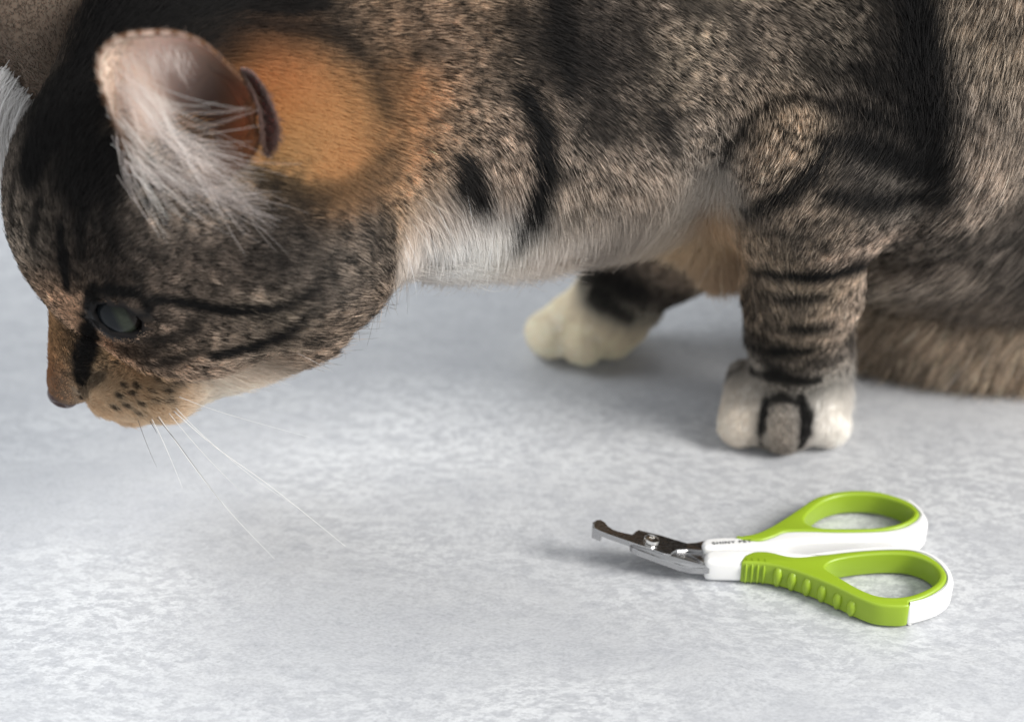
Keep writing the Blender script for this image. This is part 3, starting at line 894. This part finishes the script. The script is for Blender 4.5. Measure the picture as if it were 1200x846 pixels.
# long pale hairs rooted along the ear's front edge, sweeping back over the opening
def ear_hairs():
    pts, cols = [], []
    K = 7
    rows = [((132, 120), (158, 205), (215, 35), 90, 1.5, 0.92), ((150, 95), (185, 130), (80, 75), 70, 1.7, 0.95), ((165, 140), (230, 185), (75, 38), 110, 1.5, 0.85), ((150, 190), (280, 235), (80, 18), 230, 0.9, 0.55), ((128, 75), (160, 110), (50, 60), 60, 0.9, 0.9), ((130, 62), (215, 62), (30, 70), 150, 0.45, 0.75), ((135, 80), (190, 120), (50, 60), 150, 0.6, 0.8)]
    for (a, b_, dr, n, ln, lum) in rows:
        for _ in range(int(n * 0.95)):
            t_ = rng.random(); j = rng.normal(0, 7, 2)
            px, py = a[0] + (b_[0] - a[0]) * t_ + j[0], a[1] + (b_[1] - a[1]) * t_ + j[1]
            root = at(px, py, -11.15 + rng.normal(0, 0.12))
            if dr[0] > 200:
                dr = (80, 70)
            ang = math.atan2(dr[1], dr[0]) + float(np.clip(rng.normal(0, 0.34), -0.6, 0.6))
            d = np.array([math.cos(ang), 0, 0]) - UPV * math.sin(ang)
            up = np.array([0, -1.0, 0.25])
            L_ = ln * max(0.35, 1.1 + rng.normal(0, 0.32))
            p = [root]
            curl = rng.normal(0.0, 0.25)
            for k in range(1, K):
                u = (k - 1) / (K - 2)
                dd = d * 1.0 + up * (0.75 - 1.0 * u) - UPV * (0.15 + curl) * u
                p.append(p[-1] + dd / np.linalg.norm(dd) * L_ / (K - 1))
            pts.append(p)
            g = lum * (0.85 + 0.3 * rng.random())
            cols.append((g, g * 0.90, g * 0.85))
    return np.array(pts), np.array(cols)


hp, hcol = ear_hairs()
clump(hp, 0.16, 0.25, 11)
hair_obj('ear_hair', hp, np.clip(hcol, 0, 0.93), np.zeros(len(hp)), 0.0042, 0.0013, FUR, ear)

# velvet on the ear: short on the rim and the back
et = np.array([(f[0], f[1], f[2]) for f in ef_] + [(f[0], f[2], f[3]) for f in ef_ if len(f) == 4])


def vnorm(v, t_):
    fn = np.cross(v[t_[:, 1]] - v[t_[:, 0]], v[t_[:, 2]] - v[t_[:, 0]])
    n_ = np.zeros_like(v)
    for i in range(3):
        np.add.at(n_, t_[:, i], fn)
    return unit(n_)


en_ = vnorm(ev_, et)
nfront = 1 + enr * en
ring = np.zeros(len(ev_)); ring[1:1 + enr * en] = np.repeat(np.arange(1, enr + 1) / enr, en); ring[eN1 + 1:] = 1.5
rw = ring[et].mean(1)
Pe, Ne = scatter(ev_, en_, et, 24000, np.where(rw > 1.2, 1.0, np.clip((rw - 0.72) * 3, 0.0, 0.9)))
outw = unit(Pe - at(225, 150, -11.0))
Ce = np.where(((Pe - CAM) @ enrm)[:, None] < -99, 0, 1) * colour_by(Pe, EARC)
inner = np.linalg.norm(Pe[:, None, :] - ev_[None, 1:nfront:3, :], axis=2).min(1) < 0.10
Ce = np.where(inner[:, None], Ce * 0.7, lin((110, 80, 56)))
He = grow(Pe, Ne, outw, 0.12 * (1 + rng.normal(0, 0.25, len(Pe))), np.full(len(Pe), 0.45), jit=0.3)
hair_obj('ear_velvet', He, np.clip(Ce, 0.004, 0.9), np.full(len(Pe), 0.1), 0.004, 0.0015, FUR, ear)

# the folded pocket on the ear's outer edge
pk_o = [at(284, 84, -10.7), at(297, 87, -10.8), at(309, 104, -10.95), at(320, 130, -11.0), at(326, 154, -11.0), at(320, 174, -10.95), at(312, 180, -10.9), at(308, 160, -11.15), at(305, 134, -11.2), at(297, 108, -11.0)]
pv, pf, pn, pnr, pnrm, pN1 = bowl(pk_o, at(309, 130, -10.95), 0.22, 0.12, nr=6, nseg=60)
pocket = mesh_obj('ear_fold', pv, pf, EARSKIN, ear)
PKC = [(290, 90, 92, 76, 70), (312, 112, 140, 120, 116), (322, 145, 136, 118, 118), (316, 170, 30, 20, 18), (300, 110, 40, 28, 26), (308, 150, 120, 84, 58), (306, 130, 70, 48, 38)]
paint_mesh(pocket, colour_by(pv, PKC))
pt_ = np.array([(f[0], f[1], f[2]) for f in pf] + [(f[0], f[2], f[3]) for f in pf if len(f) == 4])
Pp, Np = scatter(pv, vnorm(pv, pt_), pt_, 2600, np.ones(len(pt_)))
Hp = grow(Pp, Np, np.tile([0.5, -0.2, -0.5], (len(Pp), 1)), 0.15 * (1 + rng.normal(0, 0.25, len(Pp))), np.full(len(Pp), 0.4), jit=0.4)
hair_obj('fold_velvet', Hp, np.clip(colour_by(Pp, PKC) * np.exp(rng.normal(0, 0.3, len(Pp)))[:, None], 0.004, 0.9), np.full(len(Pp), 0.1), 0.006, 0.002, FUR, ear)

# the far ear, its back towards us
FAR_EAR = [(40, 125, -5.6), (22, 98, -5.6), (-2, 76, -5.6), (-50, 40, -5.4), (-95, -30, -5.2), (-70, -85, -5.0), (-10, -110, -4.8), (60, -80, -4.8), (120, -30, -4.9), (150, 30, -5.0), (130, 90, -5.4), (85, 130, -5.6)]
fe_o = np.array([at(*p) for p in FAR_EAR])
fv, ff, fn_, fnr, fnrm, fN1 = bowl(fe_o, at(30, 20, -5.2), -0.8, 0.18)
far_ear = mesh_obj('ear', fv, ff, EARSKIN, cat)
far_ear['label'] = 'far ear with greyish brown coat'
fc = np.tile(lin((104, 90, 78)), (len(fv), 1))
paint_mesh(far_ear, fc)
ft = np.array([(f[0], f[1], f[2]) for f in ff] + [(f[0], f[2], f[3]) for f in ff if len(f) == 4])
Pf, Nf = scatter(fv, vnorm(fv, ft), ft, 16000, np.ones(len(ft)))
Hf = grow(Pf, Nf, unit(Pf - at(90, 110, -5.5)), 0.35 * (1 + rng.normal(0, 0.25, len(Pf))), np.full(len(Pf), 0.35), jit=0.3)
Cf = np.tile(lin((112, 97, 84)), (len(Pf), 1)) * np.exp(rng.normal(0, 0.3, len(Pf)))[:, None]
hair_obj('ear_velvet', Hf, np.clip(Cf * 0.8, 0.004, 0.9), np.full(len(Pf), 0.1), 0.007, 0.002, FUR, far_ear)


tuft = []
for _ in range(2600):
    t_ = rng.random()
    rx, ry = 4 + 32 * t_ + rng.normal(0, 4), 84 + 34 * t_ ** 1.5 + rng.normal(0, 5)
    p0 = at(rx, ry, -5.3 + rng.normal(0, 0.25))
    ang = math.radians(112 + rng.normal(0, 13) + 14 * (1 - t_))
    d_ = np.array([math.cos(ang), 0.15, 0]) - UPV * math.sin(ang)
    ln_ = 2.5 * max(0.3, 1 + rng.normal(0, 0.3)) * (1.1 - 0.35 * t_)
    q_ = [p0]
    for k in range(1, 6):
        dd_ = d_ + np.array([-0.30 + 0.12 * k, -0.25 + 0.1 * k, 0.12 - 0.06 * k])
        q_.append(q_[-1] + dd_ / np.linalg.norm(dd_) * ln_ / 5)
    tuft.append(q_)
tuft = np.array(tuft)
clump(tuft, 0.3, 0.3, 21)
tcol = np.clip(0.80 + 0.15 * rng.random(len(tuft)), 0, 0.95)[:, None] * np.array([1.0, 0.985, 0.97])
hair_obj('ear_hair', tuft, tcol, np.zeros(len(tuft)), 0.0065, 0.002, FUR, far_ear)


def tube(pts, r0, r1, n=6):
    p = np.asarray(pts); m_ = len(p)
    tan = unit(np.gradient(p, axis=0))
    a = np.cross(tan, np.array([0.3, 0.2, 0.93])); a = unit(a); b_ = np.cross(tan, a)
    v, f = [], []
    for i in range(m_):
        r = r0 + (r1 - r0) * i / (m_ - 1)
        for j in range(n):
            w = 2 * math.pi * j / n
            v.append(p[i] + r * (a[i] * math.cos(w) + b_[i] * math.sin(w)))
    for i in range(m_ - 1):
        for j in range(n):
            k = (j + 1) % n
            f.append((i * n + j, i * n + k, (i + 1) * n + k, (i + 1) * n + j))
    f.append(tuple(range(n))[::-1]); f.append(tuple((m_ - 1) * n + j for j in range(n)))
    return v, f


def plain(name, col, rough=0.4, spec=0.5, **kw):
    t = NT(name)
    b = t.n('ShaderNodeBsdfPrincipled', {'Base Color': tuple(col) + (1,), 'Roughness': rough, 'Specular IOR Level': spec, **kw})
    return t.surf(b.outputs[0])


WHISK = plain('white_whisker', (0.88, 0.87, 0.85), 0.35)
WHISKD = plain('dark_whisker', (0.10, 0.085, 0.075), 0.4)
WH = [([(204, 482), (250, 522), (320, 572), (405, 640)], -10.0, -12.4, 0.017, 0), ([(206, 478), (240, 512), (300, 562), (352, 596)], -10.0, -12.0, 0.011, 0), ([(186, 488), (222, 540), (268, 598), (322, 655)], -10.0, -12.8, 0.013, 0),
      ([(184, 489), (205, 515), (232, 552), (262, 592)], -10.0, -12.6, 0.012, 1), ([(178, 491), (190, 515), (203, 545), (214, 572)], -10.0, -12.0, 0.014, 0), ([(162, 493), (168, 510), (176, 530), (184, 548)], -9.9, -11.6, 0.010, 1),
      ([(210, 465), (250, 480), (300, 495), (362, 512)], -9.9, -10.8, 0.010, 0), ([(176, 494), (181, 502), (184, 508)], -10.0, -10.6, 0.014, 1), ([(198, 484), (228, 520), (262, 556), (290, 582)], -10.0, -12.3, 0.010, 0),
      ([(345, 412), (365, 422), (390, 436)], -9.8, -10.4, 0.007, 0)]
for pts, y0, y1, r, dark in WH:
    n_ = len(pts)
    p = catmull([at(x, y, y0 + (y1 - y0) * i / (n_ - 1)) for i, (x, y) in enumerate(pts)], False, 7)
    v, f = tube(p, r * 0.72, r * 0.16)
    mesh_obj('whisker', v, f, WHISKD if dark else WHISK, cat)


# ------------------------------------------------------------------ the nail clippers
clip = empty('pet_nail_clippers', (on(960, 660, 0)))
clip['label'] = 'small green and white scissor nail clippers with bent steel blades lying on the floor'
clip['category'] = 'nail clippers'
ZT = 0.66                                    # height of the handles' top


def plastic(name, col, rough, bump=0.0):
    t = NT(name)
    co = t.n('ShaderNodeTexCoord').outputs['Object']
    nz = t.n('ShaderNodeTexNoise', {'Vector': co, 'Scale': 2600.0, 'Detail': 2.0}).outputs['Fac']
    lo = t.n('ShaderNodeTexNoise', {'Vector': co, 'Scale': 90.0, 'Detail': 4.0}).outputs['Fac']
    bp = t.n('ShaderNodeBump', {'Strength': bump, 'Distance': 0.0001, 'Height': nz})
    rg = t.ramp(lo, [(0.3, (rough - 0.05,) * 3), (0.7, (rough + 0.08,) * 3)])
    b = t.n('ShaderNodeBsdfPrincipled', {'Base Color': tuple(col) + (1,), 'Roughness': rg, 'Normal': bp.outputs[0], 'Specular IOR Level': 0.5, 'Subsurface Weight': 0.12, 'Subsurface Radius': (0.004, 0.004, 0.003), 'Subsurface Scale': 0.3})
    return t.surf(b.outputs[0])


GREEN = plastic('green_rubber', (0.29, 0.425, 0.022), 0.36, 0.25)
WHITE = plastic('white_plastic', (0.86, 0.86, 0.85), 0.22, 0.05)


def extruded(name, outlines, z0, z1, bevel, mat, parent, n=6, res=4):
    """outlines (points on the handles' top plane, the second one a hole) filled, given thickness and rounded edges"""
    loops = []
    for li, o in enumerate(outlines):
        w = catmull([on(x, y, ZT)[:2] for x, y in o], True, n)
        keep_ = [0]
        for i_ in range(1, len(w)):
            if np.linalg.norm(w[i_] - w[keep_[-1]]) > 0.012:
                keep_.append(i_)
        w = w[keep_]
        a2 = (w[:, 0] * np.roll(w[:, 1], -1) - np.roll(w[:, 0], -1) * w[:, 1]).sum()
        if (a2 < 0) == (li == 0):
            w = w[::-1]                                            # outline anticlockwise, hole clockwise
        t_ = unit(np.roll(w, -1, 0) - np.roll(w, 1, 0))
        loops.append((w, np.stack([-t_[:, 1], t_[:, 0]], 1)))      # points, inward direction
    prof = [(bevel * (1 - math.sin(math.pi / 2 * k / res)), z0 + bevel * (1 - math.cos(math.pi / 2 * k / res))) for k in range(res + 1)]
    prof += [(bevel * (1 - math.cos(math.pi / 2 * k / res)), z1 - bevel * (1 - math.sin(math.pi / 2 * k / res))) for k in range(res + 1)]
    v, f, rings = [], [], []
    for w, inn in loops:
        m_ = len(w)
        start = len(v)
        for off, z in prof:
            q = w + inn * off
            v.extend((a_, b_, z) for a_, b_ in q)
        for i_ in range(len(prof) - 1):
            for j_ in range(m_):
                k_ = (j_ + 1) % m_
                a_ = start + i_ * m_
                f.append((a_ + j_, a_ + k_, a_ + m_ + k_, a_ + m_ + j_))
        rings.append((start, start + (len(prof) - 1) * m_, m_))
    for which in (0, 1):
        polys = [[Vector((v[r[which] + j_][0], v[r[which] + j_][1], 0)) for j_ in range(r[2])] for r in rings]
        flat = [r[which] + j_ for r in rings for j_ in range(r[2])]
        for t3 in tessellate_polygon(polys):
            f.append(tuple(flat[i_] for i_ in t3))
    o = mesh_obj(name, v, f, mat, parent)
    o.data.set_sharp_from_angle(angle=math.radians(38))
    return o


NEAR_WHITE = [(826, 648), (831, 643), (850, 641.5), (880, 641), (912, 641.5), (932, 645), (960, 646), (985, 643.5), (1010, 641), (1040, 639.5), (1066, 640), (1088, 645), (1103, 654), (1114, 666), (1118, 677), (1115, 688), (1105, 697), (1088, 704), (1067, 708.5),
              (1066.5, 702.5), (1080, 698.5), (1095, 691), (1105, 683), (1109, 675), (1106, 667), (1098, 658), (1084, 649.5), (1065, 644.5), (1040, 644), (1010, 645.5), (985, 648), (960, 651), (935, 653.5), (912, 652), (895, 650), (884, 652), (874, 657), (852, 657.5), (831, 656.5), (826, 653)]
NEAR_GREEN = [(869, 657), (872, 650.5), (882, 646), (893, 645), (906, 646.5), (920, 650), (936, 651.5), (960, 649.5), (985, 646.8), (1010, 644.5), (1040, 643), (1065, 643.5), (1084, 648.5), (1098, 657), (1106.5, 666), (1110, 675), (1106, 684), (1096, 692), (1081, 699.5), (1066, 704),
              (1065, 709), (1050, 710), (1027, 707.5), (1004, 699), (978, 686.5), (952, 675.5), (928, 667), (907, 661.5), (888, 659), (873, 658.5)]
NEAR_HOLE = [(967, 664), (974, 657.5), (990, 653.2), (1018, 649.5), (1045, 648.2), (1068, 650), (1087, 657), (1098, 666), (1101, 675), (1096, 683), (1084, 690.5), (1066, 697), (1046, 699), (1026, 696.5), (1005, 688), (985, 676.5), (972, 669)]
FAR_WHITE = [(823, 634), (828, 629.5), (845, 627.8), (862, 628), (877, 631), (892, 631.5), (906, 627), (921, 621.5), (950, 620.8), (985, 621.6), (1030, 620.6), (1054, 617), (1069, 610.5), (1076.5, 603), (1075.5, 596.5), (1067, 589), (1061, 584.5),
             (1070, 587), (1081, 596), (1087, 606), (1087, 615), (1079, 623), (1060, 628.5), (1020, 631.5), (970, 632.5), (930, 634.5), (913, 637.5), (895, 640.8), (870, 641), (845, 641), (828, 641), (823.5, 638.5)]
FAR_GREEN = [(862, 628.6), (884, 624.5), (901, 617.5), (920, 606), (938, 594), (955, 583), (976, 576.5), (1000, 574), (1025, 575), (1045, 579.5), (1063, 586), (1072, 592.5), (1077.5, 600), (1075, 606.5), (1066, 613), (1050, 618.5), (1026, 621.3), (985, 622.3), (950, 621.5), (922, 622.3), (907, 627.8), (892, 632.2), (876, 631.6)]
FAR_HOLE = [(943, 606.5), (951, 597), (966, 586.5), (985, 580.5), (1005, 578.8), (1028, 580.3), (1048, 585.5), (1063, 592.5), (1070, 600), (1066, 606.5), (1052, 613), (1026, 617.8), (985, 618.6), (960, 617.5), (946, 613)]

h1 = extruded('handle', [NEAR_WHITE], 0.03, ZT - 0.012, 0.13, WHITE, clip)
h1['label'] = 'white handle nearer the camera'
g1 = extruded('grip', [NEAR_GREEN, NEAR_HOLE], 0.045, ZT, 0.065, GREEN, h1)
h2 = extruded('handle', [FAR_WHITE], 0.05, ZT - 0.012, 0.10, WHITE, clip)
h2['label'] = 'white handle farther from the camera with small black print'
g2 = extruded('grip', [FAR_GREEN, FAR_HOLE], 0.065, ZT + 0.005, 0.07, GREEN, h2)


def rib(a_px, z0, z1, lean, w, proud, parent):
    """a low rounded bar standing on the grip's outer wall at a photograph point of its top edge"""
    p = on(a_px[0], a_px[1], ZT)
    d = np.array(lean) / np.linalg.norm(lean)                # outward from the wall
    t_ = np.array([d[1], -d[0]])
    v, f = [], []
    n = 8
    prof = [(-w, -0.06), (-w * 0.8, proud * 0.55), (-w * 0.35, proud * 0.95), (w * 0.35, proud * 0.95), (w * 0.8, proud * 0.55), (w, -0.06)]
    zs = np.linspace(0, 1, n)
    for u in zs:
        z = z0 + (z1 - z0) * u
        arch = math.sin(math.pi * min(max(u, 0.04), 0.96)) ** 0.35
        inset = 0.10 * max(0, (u - 0.72) / 0.28) ** 2
        for s_, o_ in prof:
            q = p[:2] + t_ * s_ * arch + d * ((o_ if o_ < 0 else o_ * arch) - inset)
            v.append((q[0], q[1], z))
    m_ = len(prof)
    for i in range(n - 1):
        for j in range(m_ - 1):
            f.append((i * m_ + j, i * m_ + j + 1, (i + 1) * m_ + j + 1, (i + 1) * m_ + j))
    f.append(tuple(range(m_))[::-1]); f.append(tuple((n - 1) * m_ + j for j in range(m_)))
    return mesh_obj('rib', v, f, GREEN, parent)


def wall_at(x, poly):
    """outer front edge of the near grip's top outline at photograph column x: row and outward direction on the floor"""
    w = catmull([on(a, b_, ZT)[:2] for a, b_ in poly], True, 12)
    X = on(x, 670, ZT)[0]
    best = None
    for i in range(len(w)):
        a, b_ = w[i], w[(i + 1) % len(w)]
        if (a[0] - X) * (b_[0] - X) <= 0 and a[0] != b_[0]:
            y = a[1] + (b_[1] - a[1]) * (X - a[0]) / (b_[0] - a[0])
            if best is None or y < best[0]:
                tn_ = (b_ - a) / np.linalg.norm(b_ - a)
                best = (y, tn_)
    y, tn_ = best
    nrm_ = np.array([tn_[1], -tn_[0]])
    if nrm_[1] > 0:
        nrm_ = -nrm_
    q = np.array([X, y, ZT]) - CAM
    return (600 + FPX * q[0] / (q @ FWD), 423 - FPX * (q @ UPV) / (q @ FWD)), nrm_


for x in (877, 884, 891, 898):
    a, nr_ = wall_at(x, NEAR_GREEN)
    rib(a, 0.07, 0.66, nr_, 0.042, 0.075, g1)
for i, x in enumerate((914, 930, 946, 962, 978, 992)):
    a, nr_ = wall_at(x, NEAR_GREEN)
    rib(a, 0.08, 0.62 - 0.02 * i, nr_, 0.125, 0.125, g1)

# print on the far handle
cu = bpy.data.curves.new('lettering', 'FONT')
cu.body = 'SHINY PET'
cu.size = 0.0021
cu.extrude = 0.00002
cu.offset = 0.00001
cu.space_character = 1.15
cu.align_x = 'LEFT'
txt = bpy.data.objects.new('lettering', cu)
COL.objects.link(txt)
ta_, tb_ = on(835, 637.6, ZT + 0.002), on(881, 634.8, ZT + 0.002)
txt.location = np.array(ta_) * CM
txt.rotation_euler = (0, 0, math.atan2(tb_[1] - ta_[1], tb_[0] - ta_[0]))
cu.materials.append(plain('black_print', (0.02, 0.02, 0.022), 0.5))
bpy.context.view_layer.update()
txt.scale.y = 0.66
txt.scale.x = np.linalg.norm(tb_ - ta_) * CM / txt.dimensions.x
bpy.context.view_layer.update()
tm = bpy.data.meshes.new_from_object(txt.evaluated_get(bpy.context.evaluated_depsgraph_get()))
t2 = bpy.data.objects.new('lettering', tm)
t2.matrix_basis = txt.matrix_basis.copy()
bpy.data.objects.remove(txt)
bpy.data.curves.remove(cu)
t2.name = tm.name = 'lettering'
COL.objects.link(t2)
put(t2, h2)


# steel blades, bent up from the handles
def steel(name, col, rough):
    t = NT(name)
    co = t.n('ShaderNodeTexCoord').outputs['Object']
    st = t.n('ShaderNodeMapping', {'Vector': co, 'Scale': (300.0, 5000.0, 3000.0)}).outputs[0]
    nz = t.n('ShaderNodeTexNoise', {'Vector': st, 'Scale': 1.0, 'Detail': 3.0}).outputs['Fac']
    bp = t.n('ShaderNodeBump', {'Strength': 0.15, 'Distance': 0.00005, 'Height': nz})
    b = t.n('ShaderNodeBsdfPrincipled', {'Base Color': tuple(col) + (1,), 'Metallic': 1.0, 'Roughness': t.ramp(nz, [(0.3, (rough - 0.06,) * 3), (0.7, (rough + 0.08,) * 3)]), 'Normal': bp.outputs[0]})
    return t.surf(b.outputs[0])


STEEL = steel('blade_steel', (0.47, 0.47, 0.475), 0.24)
SCREW = steel('screw_steel', (0.82, 0.80, 0.77), 0.15)


def zrise(px):
    return 0.46 + max(0.0, (812 - px)) / 115.0 * 0.62


def blade(outline, dz, thick, parent, extra=None):
    """a steel plate whose top outline is given by photograph points, rising towards its tip"""
    top = np.array([on(x, y, zrise(x) + dz) for x, y in outline])
    n = len(top)
    bot = top - np.array([0.0, 0, thick])
    cx = top.mean(0)
    ins = 0.018
    top_i = top + unit(cx - top) * ins
    mid_ = top - np.array([0, 0, ins])
    v = np.concatenate([top_i, mid_, bot])
    f = [tuple(range(n))]
    for j in range(n):
        k = (j + 1) % n
        f.append((j, n + j, n + k, k)); f.append((n + j, 2 * n + j, 2 * n + k, n + k))
    f.append(tuple(range(2 * n, 3 * n))[::-1])
    o = mesh_obj('blade', v, f, STEEL, parent, smooth=False)
    return o


UPPER = [(832, 632), (818, 635.5), (806, 636.5), (791, 632), (775, 627), (758, 622.8), (748, 620.2), (744, 622.5), (740.5, 626), (732, 624.5), (724, 622.6), (717, 620), (711.5, 616), (708, 611.5), (703, 608.6), (698, 609), (695, 613), (695.5, 618),
         (702, 621.5), (712, 625.5), (727, 630.8), (745, 637.3), (763, 643), (778, 648.5), (786, 650), (789, 647), (794, 644), (806, 643.3), (820, 645.5), (834, 646)]
LOWER = [(836, 648), (806, 647), (790, 646), (770, 642), (748, 637.5), (738, 638), (741, 641.5), (748, 644.8), (762, 650), (780, 656.5), (797, 662.5), (810, 665.5), (824, 666), (836, 665)]
b1 = blade(UPPER, 0.06, 0.14, clip)
b1['label'] = 'upper steel blade with a hooked tip'
b2 = blade(LOWER, -0.02, 0.16, clip)
b2['label'] = 'lower steel blade'
# the hook at the tip of the upper blade turns down
hk = np.array([on(x, y, zrise(x) + 0.03) for x, y in [(694.5, 612), (694.5, 619), (700, 621.5), (705, 623.5), (707, 619), (703, 612), (699, 609.5)]])
nh = len(hk)
hv = np.concatenate([hk, hk - [0.02, 0.0, 0.27]])
hf = [tuple(range(nh)), tuple(range(nh, 2 * nh))[::-1]] + [(j, nh + j, nh + (j + 1) % nh, (j + 1) % nh) for j in range(nh)]
mesh_obj('tip_hook', hv, hf, STEEL, b1, smooth=False)


def screw(c, r, tilt, parent):
    v, f = [], []
    n = 28
    prof = [(1.0, 0.0), (1.0, 0.06), (0.93, 0.085), (0.7, 0.10), (0.35, 0.11)]
    for rr, z in prof:
        for j in range(n):
            w = 2 * math.pi * j / n
            v.append((r * rr * math.cos(w), r * rr * math.sin(w), z))
    for i in range(len(prof) - 1):
        for j in range(n):
            k = (j + 1) % n
            f.append((i * n + j, i * n + k, (i + 1) * n + k, (i + 1) * n + j))
    # a recessed slot across the head
    top = len(prof) - 1
    c0 = len(v)
    for j in range(n):
        w = 2 * math.pi * j / n
        v.append((r * 0.35 * math.cos(w), r * 0.35 * math.sin(w), 0.05))
    for j in range(n):
        k = (j + 1) % n
        f.append((top * n + j, top * n + k, c0 + k, c0 + j))
    f.append(tuple(range(c0, c0 + n)))
    o = mesh_obj('screw', v, f, SCREW, None)
    o.location = c * CM
    o.rotation_euler = (0, tilt, 0.3)
    o.data.set_sharp_from_angle(angle=math.radians(35))
    put(o, parent)
    return o


screw(on(763, 634, zrise(763) + 0.06), 0.19, math.radians(13), clip)
